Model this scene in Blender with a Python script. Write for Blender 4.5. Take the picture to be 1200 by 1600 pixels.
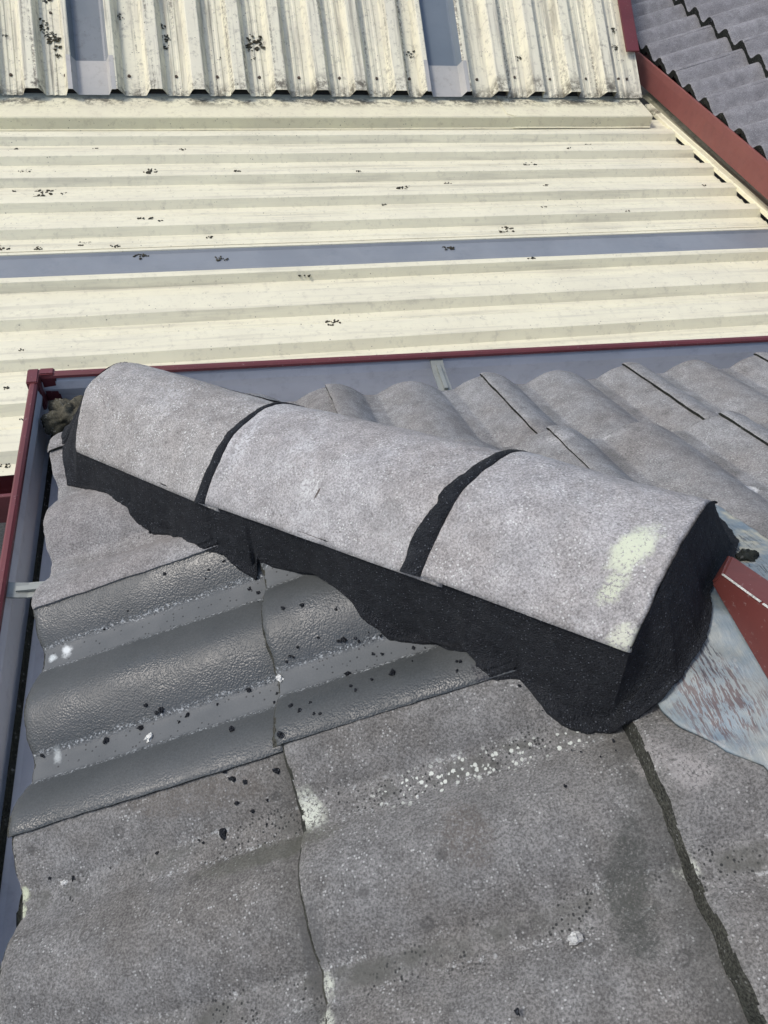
import bpy, bmesh, math, random
from mathutils import Vector, Matrix, noise
from math import radians, sin, cos, pi, hypot, atan
random.seed(7)
D = bpy.data; S = bpy.context.scene
for o in list(D.objects): D.objects.remove(o)
COL = S.collection

# ------------------------------------------------------------------ camera, world, sun, exposure
CAMP = Vector((0.272201, -1.022873, 0.922402))
cam = D.cameras.new('camera'); co = D.objects.new('camera', cam); COL.objects.link(co)
co.location = CAMP; co.rotation_euler = (0.694461, -0.085491, -0.207933)
cam.sensor_fit = 'VERTICAL'; cam.sensor_height = 24; cam.sensor_width = 18
cam.lens = 1156.36/1600*24; cam.clip_start = 0.02; cam.clip_end = 500
S.camera = co
W = D.worlds.new('World'); S.world = W; W.use_nodes = True
SUN_EL, SUN_AZ = 54, 174      # azimuth of the sun measured from +X counter-clockwise
wn = W.node_tree; bgn = wn.nodes['Background']
sky = wn.nodes.new('ShaderNodeTexSky'); sky.sky_type = 'NISHITA'; sky.sun_disc = False
sky.sun_elevation = radians(SUN_EL); sky.sun_rotation = radians(90-SUN_AZ)
sky.air_density = 1.0; sky.dust_density = 3.0; sky.ozone_density = 1.0
wn.links.new(sky.outputs[0], bgn.inputs[0]); bgn.inputs[1].default_value = 0.15
sl = D.lights.new('sun', 'SUN'); so = D.objects.new('sun', sl); COL.objects.link(so)
sl.energy = 1.35; sl.angle = radians(10); sl.color = (1, .965, .91)
sd = Vector((cos(radians(SUN_EL))*cos(radians(SUN_AZ)), cos(radians(SUN_EL))*sin(radians(SUN_AZ)), sin(radians(SUN_EL))))
so.rotation_euler = sd.to_track_quat('Z', 'Y').to_euler(); so.location = sd*20
S.view_settings.view_transform = 'Standard'; S.view_settings.look = 'None'
S.view_settings.exposure = 0.38; S.view_settings.gamma = 1

# ------------------------------------------------------------------ object helpers
def link(o, parent=None):
    COL.objects.link(o)
    if parent is not None: o.parent = parent
    return o
def tag(o, label=None, cat=None, group=None, kind=None):
    if label: o['label'] = label
    if cat: o['category'] = cat
    if group: o['group'] = group
    if kind: o['kind'] = kind
    return o
def empty(name, loc=(0, 0, 0)):
    o = D.objects.new(name, None); o.empty_display_size = .05; link(o); o.location = loc
    return o
def mesh_obj(name, V, F, mat, parent=None, smooth=True, mats=None, fm=None, uv=None, origin=None):
    # vertices come in world coordinates; the origin is moved to the given point
    if origin is None:
        origin = Vector(parent.location) if parent is not None else Vector((sum(v[0] for v in V)/len(V), sum(v[1] for v in V)/len(V), min(v[2] for v in V)))
    origin = Vector(origin)
    me = D.meshes.new(name)
    me.from_pydata([(v[0]-origin[0], v[1]-origin[1], v[2]-origin[2]) for v in V], [], F)
    for m in (mats or [mat]): me.materials.append(m)
    if fm: me.polygons.foreach_set('material_index', fm)
    if smooth: me.polygons.foreach_set('use_smooth', [True]*len(me.polygons))
    if uv:
        l = me.uv_layers.new(name='UVMap')
        for lp in me.loops: l.data[lp.index].uv = uv[lp.vertex_index]
    me.update()
    o = D.objects.new(name, me); link(o, parent)
    if parent is not None: o.location = origin-Vector(parent.location)
    else: o.location = origin
    return o
def grid(P):      # P[i][j] -> verts, faces
    n, m = len(P), len(P[0]); V = [p for r in P for p in r]
    F = [(i*m+j, i*m+j+1, (i+1)*m+j+1, (i+1)*m+j) for i in range(n-1) for j in range(m-1)]
    return V, F
def slab(P, Q):   # closed solid between two grids of the same shape (P outside, Q inside)
    n, m = len(P), len(P[0]); V, F = grid(P); N = len(V); V2, F2 = grid(Q)
    V = V+V2; F = F+[tuple(reversed([a+N for a in f])) for f in F2]
    ring = [j for j in range(m)]+[i*m+m-1 for i in range(1, n)]+[(n-1)*m+j for j in range(m-2, -1, -1)]+[i*m for i in range(n-2, 0, -1)]
    for a, b in zip(ring, ring[1:]+ring[:1]): F.append((b, a, a+N, b+N))
    return V, F
def fixn(o):
    bm = bmesh.new(); bm.from_mesh(o.data); bmesh.ops.recalc_face_normals(bm, faces=bm.faces); bm.to_mesh(o.data); bm.free()
def fbm(x, y, z, f=1.0, o=3):
    return noise.fractal(Vector((x*f, y*f, z*f)), 1.0, 2.0, o)
def box(name, a, b, mat, parent=None, bev=.002):
    V = [(x, y, z) for x in (a[0], b[0]) for y in (a[1], b[1]) for z in (a[2], b[2])]
    F = [(0, 1, 3, 2), (4, 6, 7, 5), (0, 4, 5, 1), (2, 3, 7, 6), (0, 2, 6, 4), (1, 5, 7, 3)]
    o = mesh_obj(name, V, F, mat, parent, smooth=False)
    bm = bmesh.new(); bm.from_mesh(o.data)
    bmesh.ops.bevel(bm, geom=bm.edges[:], offset=bev, segments=2, affect='EDGES')
    bmesh.ops.recalc_face_normals(bm, faces=bm.faces); bm.to_mesh(o.data); bm.free()
    return o
def prism(name, prof, A, B, axU, axW, mat, parent=None, smooth=False, closed=True, th=0, mitre=0):
    # profile (u,w) swept from A to B, u along axU, w along axW
    A, B, axU, axW = Vector(A), Vector(B), Vector(axU), Vector(axW)
    n = len(prof); steps = max(2, int((B-A).length/.08)+1)
    V = []; F = []
    for k in range(steps+1):
        C = A.lerp(B, k/steps)
        V += [tuple(C+axU*u+axW*w+((B-A).normalized()*u*mitre if k == 0 else Vector((0, 0, 0)))) for u, w in prof]
    for k in range(steps):
        for j in range(n if closed else n-1):
            a, b = k*n+j, k*n+(j+1) % n
            F.append((a, b, b+n, a+n))
    if closed:
        F.append(tuple(reversed(range(n)))); F.append(tuple(range(steps*n, steps*n+n)))
    o = mesh_obj(name, V, F, mat, parent, smooth=smooth)
    if closed: fixn(o)
    return o

# ------------------------------------------------------------------ materials
class NT:
    def __init__(s, name):
        s.m = D.materials.new(name); s.m.use_nodes = True; s.t = s.m.node_tree
        s.b = s.t.nodes['Principled BSDF']; g = s.n('ShaderNodeNewGeometry'); s.pos = g.outputs['Position']; s.norm = g.outputs['Normal']
    def n(s, t, **k):
        x = s.t.nodes.new(t)
        for a, v in k.items(): setattr(x, a, v)
        return x
    def l(s, a, b): s.t.links.new(a, b)
    def put(s, sock, v):
        if hasattr(v, 'is_linked'): s.l(v, sock)
        else: sock.default_value = v
    def math(s, op, a, b=0.0, c=None, clamp=False):
        x = s.n('ShaderNodeMath', operation=op); x.use_clamp = clamp
        s.put(x.inputs[0], a); s.put(x.inputs[1], b)
        if c is not None: s.put(x.inputs[2], c)
        return x.outputs[0]
    def noise(s, scale, detail=3, rough=.55, vec=None, dist=0.0):
        x = s.n('ShaderNodeTexNoise'); x.inputs['Scale'].default_value = scale; x.inputs['Detail'].default_value = detail
        x.inputs['Roughness'].default_value = rough; x.inputs['Distortion'].default_value = dist
        s.l(vec if vec is not None else s.pos, x.inputs['Vector']); return x.outputs['Fac']
    def vor(s, scale, vec=None, out='Distance', feature='F1', rnd=1.0):
        x = s.n('ShaderNodeTexVoronoi', feature=feature); x.inputs['Scale'].default_value = scale; x.inputs['Randomness'].default_value = rnd
        s.l(vec if vec is not None else s.pos, x.inputs['Vector']); return x.outputs
    def ramp(s, v, a, b, lo=0.0, hi=1.0):
        x = s.n('ShaderNodeMapRange'); x.clamp = True; x.interpolation_type = 'SMOOTHSTEP'
        s.put(x.inputs[0], v); x.inputs[1].default_value = a; x.inputs[2].default_value = b; x.inputs[3].default_value = lo; x.inputs[4].default_value = hi
        return x.outputs[0]
    def mix(s, f, a, b, mode='MIX'):
        x = s.n('ShaderNodeMix', data_type='RGBA', blend_type=mode)
        s.put(x.inputs[0], f)
        for i, v in ((6, a), (7, b)):
            if isinstance(v, (tuple, list)): x.inputs[i].default_value = (*v[:3], 1)
            elif isinstance(v, (int, float)): x.inputs[i].default_value = (v, v, v, 1)
            else: s.l(v, x.inputs[i])
        return x.outputs[2]
    def scalev(s, sc, rot=(0, 0, 0), vec=None):
        x = s.n('ShaderNodeMapping'); x.inputs['Scale'].default_value = sc; x.inputs['Rotation'].default_value = rot
        s.l(vec if vec is not None else s.pos, x.inputs['Vector']); return x.outputs[0]
    def spot(s, c, r, rz=0.0, wob=.6, ns=75, r0=.5, r1=1.05):
        # ragged ellipse of radii r round world point c (a mark on the surface), long axis turned by rz
        x = s.n('ShaderNodeMapping'); x.vector_type = 'TEXTURE'
        x.inputs['Location'].default_value = c; x.inputs['Rotation'].default_value = (0, 0, rz); x.inputs['Scale'].default_value = r
        s.l(s.pos, x.inputs['Vector'])
        L = s.n('ShaderNodeVectorMath', operation='LENGTH'); s.l(x.outputs[0], L.inputs[0])
        d = s.math('ADD', L.outputs['Value'], s.math('MULTIPLY', s.math('SUBTRACT', s.noise(ns, 4, .7), .5), wob*2))
        return s.ramp(d, r0, r1, 1, 0)
    def vmax(s, L):
        r = L[0]
        for x in L[1:]: r = s.math('MAXIMUM', r, x)
        return r
    def bump(s, h, strength, dist=.001, prev=None):
        x = s.n('ShaderNodeBump'); s.put(x.inputs['Strength'], strength); x.inputs['Distance'].default_value = dist
        s.l(h, x.inputs['Height'])
        if prev is not None: s.l(prev, x.inputs['Normal'])
        return x.outputs[0]
    def fin(s, col=None, rough=None, nrm=None, spec=None, metal=None):
        if col is not None:
            if isinstance(col, tuple): s.b.inputs['Base Color'].default_value = (*col, 1)
            else: s.l(col, s.b.inputs['Base Color'])
        if rough is not None: s.put(s.b.inputs['Roughness'], rough)
        if nrm is not None: s.l(nrm, s.b.inputs['Normal'])
        if spec is not None: s.put(s.b.inputs['Specular IOR Level'], spec)
        if metal is not None: s.put(s.b.inputs['Metallic'], metal)
        return s.m

def concrete(name, c1, c2, dark=(.05, .05, .048), white=.3, whiteT=.78, grain=.55, trough=0.0, dots=0.0, spots=(), scale=1.0, bumps=.5, rings=0.0, edge=None, wdots=()):
    n = NT(name)
    big = n.noise(7*scale, 4, .6); mid = n.noise(48*scale, 4, .65); fine = n.noise(430*scale, 3, .7)
    col = n.mix(n.ramp(big, .36, .66), c1, c2)
    patch = n.ramp(n.noise(17*scale, 5, .7, dist=.6), .52, .72)
    col = n.mix(n.math('MULTIPLY', patch, .45), col, tuple(x*.62 for x in c2))
    col = n.mix(1.0, col, n.mix(n.ramp(mid, .3, .7), .84, 1.14), 'MULTIPLY')
    g = n.mix(n.ramp(fine, .3, .7), 1-grain*.8, 1+grain*.75)
    col = n.mix(1.0, col, g, 'MULTIPLY')
    # mineral specks
    v = n.vor(620*scale); vc = n.n('ShaderNodeSeparateColor'); n.l(v['Color'], vc.inputs[0])
    sp = n.math('MULTIPLY', n.ramp(vc.outputs[0], .86, .93), n.ramp(v['Distance'], .35, .55, 1, 0))
    col = n.mix(n.math('MULTIPLY', sp, .42), col, dark)
    v2 = n.vor(390*scale); vd = n.n('ShaderNodeSeparateColor'); n.l(v2['Color'], vd.inputs[0])
    ws = n.math('MULTIPLY', n.ramp(vd.outputs[1], whiteT, whiteT+.05), n.ramp(v2['Distance'], .28, .5, 1, 0))
    ws = n.math('MULTIPLY', ws, n.ramp(n.noise(30*scale, 4, .7), .42, .62))
    col = n.mix(n.math('MULTIPLY', ws, white), col, (.62, .64, .62))
    # small clusters of pale crust
    cl = n.math('MULTIPLY', n.ramp(n.noise(75*scale, 5, .75), .64, .7), n.ramp(n.noise(260*scale, 3, .7), .45, .6))
    col = n.mix(n.math('MULTIPLY', cl, white*.9), col, (.55, .57, .54))
    if white > .7:
        pv = n.vor(120); pc = n.n('ShaderNodeSeparateColor'); n.l(pv['Color'], pc.inputs[0])
        pit = n.math('MULTIPLY', n.ramp(pc.outputs[0], .90, .92), n.ramp(n.math('ADD', pv['Distance'], n.math('MULTIPLY', n.noise(300, 2), .25)), .26, .36, 1, 0))
        col = n.mix(n.math('MULTIPLY', pit, .55), col, (.09, .088, .084))
        cr = n.math('MULTIPLY', n.ramp(n.noise(9, 5, .75), .52, .64), n.ramp(n.noise(210, 4, .8), .46, .60))
        col = n.mix(n.math('MULTIPLY', cr, .5), col, (.55, .56, .56))
        sm = n.ramp(n.noise(14, 4, .7, dist=1.0), .55, .68); col = n.mix(n.math('MULTIPLY', sm, .28), col, (.23, .23, .225))
    if rings:
        vr = n.vor(34); vrc = n.n('ShaderNodeSeparateColor'); n.l(vr['Color'], vrc.inputs[0])
        dd = n.math('ADD', vr['Distance'], n.math('MULTIPLY', n.math('SUBTRACT', n.noise(150, 2), .5), .12))
        rg = n.math('MULTIPLY', n.ramp(dd, .12, .19), n.ramp(dd, .2, .29, 1, 0)); rg = n.math('MULTIPLY', rg, n.ramp(vrc.outputs[2], .72, .76))
        col = n.mix(n.math('MULTIPLY', rg, rings), col, dark)
    if trough:
        uv = n.n('ShaderNodeUVMap'); sx = n.n('ShaderNodeSeparateXYZ'); n.l(uv.outputs[0], sx.inputs[0])
        fr = n.math('FRACT', n.math('MULTIPLY', sx.outputs[1], 2.0))
        dt = n.math('ABSOLUTE', n.math('SUBTRACT', fr, .5))
        dt = n.math('ADD', dt, n.math('MULTIPLY', n.math('SUBTRACT', n.noise(70, 4, .7), .5), .12))
        band = n.ramp(dt, .03, .09, 1, 0)
        pat = n.math('MULTIPLY', band, n.ramp(n.noise(11, 4, .65), .46, .60))
        col = n.mix(n.math('MULTIPLY', pat, trough), col, (.085, .087, .078))
        wide = n.ramp(dt, .06, .2, 1, 0)
        vk = n.vor(300, None); vkc = n.n('ShaderNodeSeparateColor'); n.l(vk['Color'], vkc.inputs[0])
        dk = n.math('MULTIPLY', n.ramp(vkc.outputs[0], .60, .66), n.ramp(vk['Distance'], .3, .46, 1, 0))
        dk = n.math('MULTIPLY', n.math('MULTIPLY', dk, wide), n.ramp(n.noise(16, 3, .6), .44, .56))
        col = n.mix(n.math('MULTIPLY', dk, dots), col, (.022, .024, .024))
        pe = n.math('MULTIPLY', n.math('MULTIPLY', n.ramp(dt, .06, .085), n.ramp(dt, .09, .12, 1, 0)), n.math('MULTIPLY', n.ramp(n.noise(190, 3, .8), .52, .64), n.ramp(n.noise(15, 3, .6), .45, .55)))
        col = n.mix(n.math('MULTIPLY', pe, trough*.8), col, (.45, .47, .46))
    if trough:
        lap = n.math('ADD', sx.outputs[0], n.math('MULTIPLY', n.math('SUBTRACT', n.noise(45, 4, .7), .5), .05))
        col = n.mix(n.math('MULTIPLY', n.ramp(lap, .288, .345), .62*min(1, trough*1.2)), col, (.045, .046, .042))  # darker towards the next course: lap grime plus step shade put into the colour
    for (c, r, rz, sc, am, tl) in spots:       # ragged coloured patches: centre, radii, turn, colour, amount, grain threshold
        mk = n.spot(c, r, rz)
        if tl: mk = n.math('MULTIPLY', mk, n.ramp(n.noise(330, 3, .8), tl, tl+.1))
        col = n.mix(n.math('MULTIPLY', mk, am), col, sc)
    for (c, r, rz) in wdots:                   # crowds of round pale lichen dots
        mk = n.spot(c, r, rz)
        vw = n.vor(185); vwc = n.n('ShaderNodeSeparateColor'); n.l(vw['Color'], vwc.inputs[0])
        wd = n.math('MULTIPLY', n.ramp(n.math('ADD', vwc.outputs[1], n.math('MULTIPLY', n.math('SUBTRACT', n.noise(40, 3), .5), 1.2)), .30, .36), n.ramp(n.math('ADD', n.math('ADD', vw['Distance'], n.math('MULTIPLY', vwc.outputs[0], .26)), n.math('MULTIPLY', n.math('SUBTRACT', n.noise(500, 2), .5), .5)), .38, .5, 1, 0))
        col = n.mix(n.math('MULTIPLY', n.math('MULTIPLY', wd, mk), .85), col, (.52, .55, .50))
    h = n.math('ADD', n.math('MULTIPLY', fine, .6), n.math('MULTIPLY', mid, .5))
    nr = n.bump(h, bumps, .0022/scale)
    return n.fin(col, .92, nr, .25)

def wetstone(name, spots=()):
    n = NT(name)
    big = n.noise(8, 3); mid = n.noise(60, 4, .6); fine = n.noise(420, 3, .7)
    col = n.mix(n.ramp(big, .35, .65), (.047, .053, .054), (.061, .067, .068))
    col = n.mix(1.0, col, n.mix(n.ramp(fine, .3, .7), .82, 1.16), 'MULTIPLY')
    uv = n.n('ShaderNodeUVMap'); sx = n.n('ShaderNodeSeparateXYZ'); n.l(uv.outputs[0], sx.inputs[0])
    dt = n.math('ABSOLUTE', n.math('SUBTRACT', n.math('FRACT', n.math('MULTIPLY', sx.outputs[1], 2.0)), .5))
    dt = n.math('ADD', dt, n.math('MULTIPLY', n.math('SUBTRACT', n.noise(90, 4, .7), .5), .07))
    band = n.ramp(dt, .09, .13, 1, 0)
    col = n.mix(n.math('MULTIPLY', band, .6), col, (.12, .13, .135))
    ed = n.math('MULTIPLY', n.math('MULTIPLY', n.ramp(dt, .09, .115), n.ramp(dt, .12, .15, 1, 0)), n.ramp(n.noise(300, 3, .8), .52, .6))
    col = n.mix(n.math('MULTIPLY', ed, .7), col, (.42, .45, .46))
    sc = n.vor(240); scc = n.n('ShaderNodeSeparateColor'); n.l(sc['Color'], scc.inputs[0])
    dk = n.math('MULTIPLY', n.math('MULTIPLY', n.ramp(scc.outputs[0], .80, .83), n.ramp(sc['Distance'], .22, .36, 1, 0)), n.ramp(dt, .1, .2, 1, .12))
    col = n.mix(n.math('MULTIPLY', dk, .85), col, (.016, .018, .02))
    for (c, r, rz, scol, am, tl) in spots:
        mk = n.spot(c, r, rz)
        if tl: mk = n.math('MULTIPLY', mk, n.ramp(n.noise(330, 3, .8), tl, tl+.1))
        col = n.mix(n.math('MULTIPLY', mk, am), col, scol)
    xf = n.math('FRACT', n.math('MULTIPLY', sx.outputs[1], 2.0)); lump = n.vor(470, feature='SMOOTH_F1')['Distance']
    tex = n.math('MAXIMUM', n.ramp(xf, .36, .5, 1, 0), n.ramp(xf, .86, 1.0))
    h = n.math('ADD', n.math('MULTIPLY', n.math('SUBTRACT', 1.0, lump), 1.0), n.math('ADD', n.math('MULTIPLY', n.noise(260, 3, .6), .4), n.math('MULTIPLY', fine, .25)))
    flatz = n.math('SUBTRACT', 1.0, tex)
    rg = n.math('ADD', n.math('ADD', n.ramp(band, 0, 1, .33, .55), n.math('MULTIPLY', flatz, .20)), n.math('MULTIPLY', n.ramp(n.noise(14, 3), .38, .62), .18))
    nr = n.bump(h, n.math('MULTIPLY', n.ramp(flatz, 0, 1, .66, .15), n.ramp(n.noise(11, 3), .32, .6, .55, 1.0)), .0013)
    return n.fin(col, rg, nr, .52)

def painted(name, c, c2=None, rough=.42, spec=.5, dirt=.25, dcol=(.1, .09, .07), streak=None, wear=0.0, metal=0.0, ds=30, bumps=.05, specks=0.0, sparse=.84, gband=None):
    n = NT(name)
    c2 = c2 or tuple(x*.88 for x in c)
    col = n.mix(n.ramp(n.noise(5, 4, .6), .35, .65), c, c2)
    if streak:   # run-off streaks: scale vector
        st = n.noise(1.0, 4, .65, vec=n.scalev(streak)); col = n.mix(n.math('MULTIPLY', n.ramp(st, .48, .72), dirt), col, dcol)
    if streak and specks > .8:
        sv = n.noise(1.0, 3, .6, vec=n.scalev((30, .7, .7))); sb = n.math('MULTIPLY', n.ramp(sv, .565, .67), n.ramp(n.noise(60, 4, .8), .42, .58))
        col = n.mix(n.math('MULTIPLY', sb, .8), col, (.10, .09, .07))
    dm = n.math('MULTIPLY', n.ramp(n.noise(ds, 5, .75), .5, .75), dirt)
    col = n.mix(dm, col, dcol)
    if specks:
        v = n.vor(95); vc = n.n('ShaderNodeSeparateColor'); n.l(v['Color'], vc.inputs[0])
        dd = n.math('ADD', v['Distance'], n.math('MULTIPLY', vc.outputs[1], .3))
        sp = n.math('MULTIPLY', n.ramp(vc.outputs[0], sparse, sparse+.02), n.ramp(dd, .22, .34, 1, 0))
        sp = n.math('MULTIPLY', sp, n.ramp(n.noise(9, 3), .42, .6))
        col = n.mix(n.math('MULTIPLY', sp, specks), col, (.06, .055, .045))
    if gband:
        sp_ = n.n('ShaderNodeSeparateXYZ'); n.l(n.pos, sp_.inputs[0])
        gm = n.math('MULTIPLY', n.ramp(sp_.outputs[1], gband[0], gband[1]), n.ramp(sp_.outputs[1], gband[1], gband[2], 1, 0))
        gm = n.math('MULTIPLY', gm, n.ramp(n.math('ADD', n.noise(28, 5, .8), n.math('MULTIPLY', n.noise(3.2, 2), .5)), .66, .86))
        col = n.mix(n.math('MULTIPLY', gm, .9), col, (.07, .062, .045))
    if wear: col = n.mix(n.math('MULTIPLY', n.ramp(n.noise(140, 4, .8), .62, .68), wear), col, (.5, .45, .42))
    nr = n.bump(n.noise(90, 3), bumps, .002)
    return n.fin(col, n.ramp(n.noise(12, 4), .3, .7, rough, min(1, rough+.18)), nr, spec, metal)

M = {}
WH = (.50, .53, .45); YL = (.46, .50, .36)
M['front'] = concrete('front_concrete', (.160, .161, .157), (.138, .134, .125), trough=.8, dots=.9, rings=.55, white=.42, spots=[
    ((.3133, -.776, .16), (.020, .028, .05), .4, WH, .9, .40), ((.3044, -.9286, .16), (.014, .018, .05), 0, WH, .8, .42), ((.303, -.955, .16), (.010, .012, .05), 0, WH, .8, .42),
    ((.004, -.765, .02), (.007, .010, .05), .2, YL, .8, .35), ((.003, -.782, .02), (.006, .009, .05), 0, YL, .8, .35),
    ((.6184, -.9217, .29), (.010, .012, .05), 0, WH, .8, .40), ((.640, -.855, .30), (.022, .022, .05), .3, (.34, .33, .32), .6, .42),
    ((.62, -.83, .29), (.02, .02, .05), .8, (.32, .31, .30), .5, .42),
    ((.572, -.925, .26), (.026, .065, .1), -.25, (.045, .05, .045), .7, .36), ((.45, -.845, .22), (.03, .04, .08), .3, (.085, .072, .06), .5, .40),
    ((.20, -.725, .1), (.10, .02, .08), -.1, (.10, .087, .072), .45, .38), ((.25, -.80, .12), (.13, .015, .06), -.02, (.075, .078, .062), .6, .3), ((.30, -.895, .12), (.012, .05, .1), 0, (.075, .077, .077), .6, 0)],
    wdots=[((.47, -.779, .21), (.135, .018, .08), -.03), ((.415, -.783, .2), (.06, .022, .08), 0), ((.56, -.782, .25), (.05, .014, .06), 0)])
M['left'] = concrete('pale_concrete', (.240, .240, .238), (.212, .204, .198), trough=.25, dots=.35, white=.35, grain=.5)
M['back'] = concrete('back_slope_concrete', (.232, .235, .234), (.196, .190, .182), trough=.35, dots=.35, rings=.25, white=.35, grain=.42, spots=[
    ((.767, -.30, .15), (.03, .018, .05), .3, (.45, .45, .44), .7, .45), ((.86, -.28, .14), (.012, .01, .04), 0, (.5, .5, .49), .7, .4), ((.98, -.47, .2), (.014, .011, .04), 0, (.6, .6, .58), .8, .35)])
M['far'] = concrete('far_roof_concrete', (.215, .214, .222), (.18, .178, .186), trough=0, dots=.2, white=.25, grain=.3, scale=.5)
M['caps'] = concrete('cap_concrete', (.318, .316, .316), (.280, .270, .262), white=.71, whiteT=.72, grain=.42, spots=[
    ((.622, -.684, .404), (.034, .017, .04), .45, (.52, .56, .43), .95, .36), ((.598, -.708, .385), (.020, .012, .03), .45, (.52, .56, .43), .8, .42), ((.600, -.748, .356), (.022, .014, .03), .3, (.52, .54, .44), .9, .40),
    ((.290, -.355, .248), (.05, .012, .04), .9, (.52, .53, .54), .7, .46), ((.358, -.46, .279), (.018, .014, .03), 0, (.53, .54, .53), .75, .46), ((.276, -.338, .24), (.012, .012, .03), 0, (.52, .53, .54), .7, .46), ((.366, -.472, .281), (.010, .0018, .01), .7, (.06, .045, .035), .9, 0)])
M['cap_first'] = concrete('first_cap_concrete', (.305, .300, .290), (.262, .252, .238), white=.8, whiteT=.64, grain=.46)
M['wet'] = wetstone('wet_concrete', spots=[((.0337, -.4726, .03), (.010, .012, .04), .3, (.62, .66, .66), .85, .3), ((.0146, -.4763, .02), (.008, .008, .03), 0, (.55, .60, .60), .8, .35), ((.031, -.6174, .03), (.007, .013, .04), .2, (.34, .37, .37), .85, .3),
    ((.3021, -.6194, .15), (.006, .006, .02), 0, (.6, .62, .62), .7, .38), ((.508, -.70, .23), (.018, .016, .04), .3, (.022, .024, .028), .95, .40), ((.485, -.715, .22), (.008, .01, .03), 0, (.022, .024, .028), .8, .45)])
def mortar_mat():
    n = NT('black_mortar')
    f = n.noise(750, 2, .9); m = n.noise(70, 4, .6)
    col = n.mix(n.ramp(m, .35, .65), (.016, .0185, .023), (.025, .0285, .034))
    v = n.vor(430); vc = n.n('ShaderNodeSeparateColor'); n.l(v['Color'], vc.inputs[0])
    col = n.mix(n.math('MULTIPLY', n.math('MULTIPLY', n.ramp(vc.outputs[0], .78, .95), n.ramp(v['Distance'], .2, .42, 1, 0)), .8), col, (.15, .165, .19))
    col = n.mix(1.0, col, n.mix(n.ramp(f, .3, .7), .55, 1.5), 'MULTIPLY')
    col = n.mix(n.math('MULTIPLY', n.ramp(n.noise(22, 5, .75), .52, .70), .45), col, (.048, .052, .058))
    tw = n.noise(1.0, 3, .6, vec=n.scalev((14, 60, 40), (0, 0, -.8)))
    f = n.math('ADD', f, n.math('MULTIPLY', tw, 1.3))
    nr = n.bump(n.math('ADD', f, n.math('ADD', n.math('MULTIPLY', n.vor(480)['Distance'], .9), n.math('MULTIPLY', n.noise(170, 4, .7), 1.2))), 1.0, .0036)
    return n.fin(col, .75, nr, .25)
M['mortar'] = mortar_mat()
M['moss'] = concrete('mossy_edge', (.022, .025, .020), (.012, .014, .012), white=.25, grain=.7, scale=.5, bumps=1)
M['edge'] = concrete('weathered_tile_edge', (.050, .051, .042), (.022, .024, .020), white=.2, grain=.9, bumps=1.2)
CR = (.72, .69, .515); CR2 = (.675, .645, .485)
M['cream_up'] = painted('cream_steel_upper', (.715, .685, .52), (.665, .635, .495), .5, .4, dirt=.75, dcol=(.25, .235, .19), streak=(38, 1.6, 1.6), specks=.85, sparse=.72, gband=(2.90, 2.945, 3.02))
M['cream_low'] = painted('cream_steel_lower', CR, CR2, .42, .45, dirt=.5, dcol=(.36, .34, .27), streak=(1.2, 26, 10), specks=.75, sparse=.80)
M['cream_flash'] = painted('cream_flashing', (.70, .665, .47), (.65, .61, .44), .45, .4, dirt=.45, dcol=(.33, .29, .20), specks=.7, sparse=.8, gband=(2.84, 2.925, 2.99))
M['valley'] = painted('shaded_valley_steel', (.40, .385, .28), (.30, .29, .20), .6, .3, dirt=.75, dcol=(.055, .055, .035), ds=18)  # olive tone stands for shade under the far gutter, dirt mottling over it
M['sky_up'] = painted('upper_skylight', (.18, .20, .21), (.155, .178, .19), .3, .5, dirt=.5, dcol=(.07, .075, .08), ds=22, specks=.7, sparse=.7)
M['sky_up2'] = painted('clear_skylight', (.15, .18, .205), (.135, .165, .19), .28, .5, dirt=.12, dcol=(.07, .08, .1))
M['sky_low'] = painted('lower_skylight', (.225, .245, .262), (.20, .22, .238), .35, .5, dirt=.35, dcol=(.11, .13, .155), ds=8)
M['sky_end'] = painted('weathered_skylight_end', (.42, .41, .38), (.36, .36, .34), .4, .45, dirt=.4, dcol=(.2, .18, .14))
M['red'] = painted('dark_red_steel', (.135, .030, .034), (.110, .026, .028), .38, .5, dirt=.3, dcol=(.045, .02, .02), wear=.28)
M['red_beam'] = painted('brick_red_steel', (.150, .042, .036), (.130, .036, .032), .42, .5, dirt=.25, dcol=(.05, .02, .018), wear=.35)
M['red_far'] = painted('far_red_steel', (.185, .062, .052), (.165, .055, .048), .5, .4, dirt=.4, dcol=(.08, .03, .03))
M['zinc'] = painted('zincalume', (.58, .595, .62), (.52, .535, .56), .42, .5, dirt=.22, dcol=(.14, .14, .16), metal=.1, bumps=.03)
M['strap'] = painted('galvanised_strap', (.34, .36, .33), (.26, .28, .26), .45, .5, dirt=.4, dcol=(.12, .12, .10), metal=.4)
M['dirt'] = concrete('olive_silt', (.085, .080, .058), (.040, .040, .028), white=.3, grain=.5)
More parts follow.
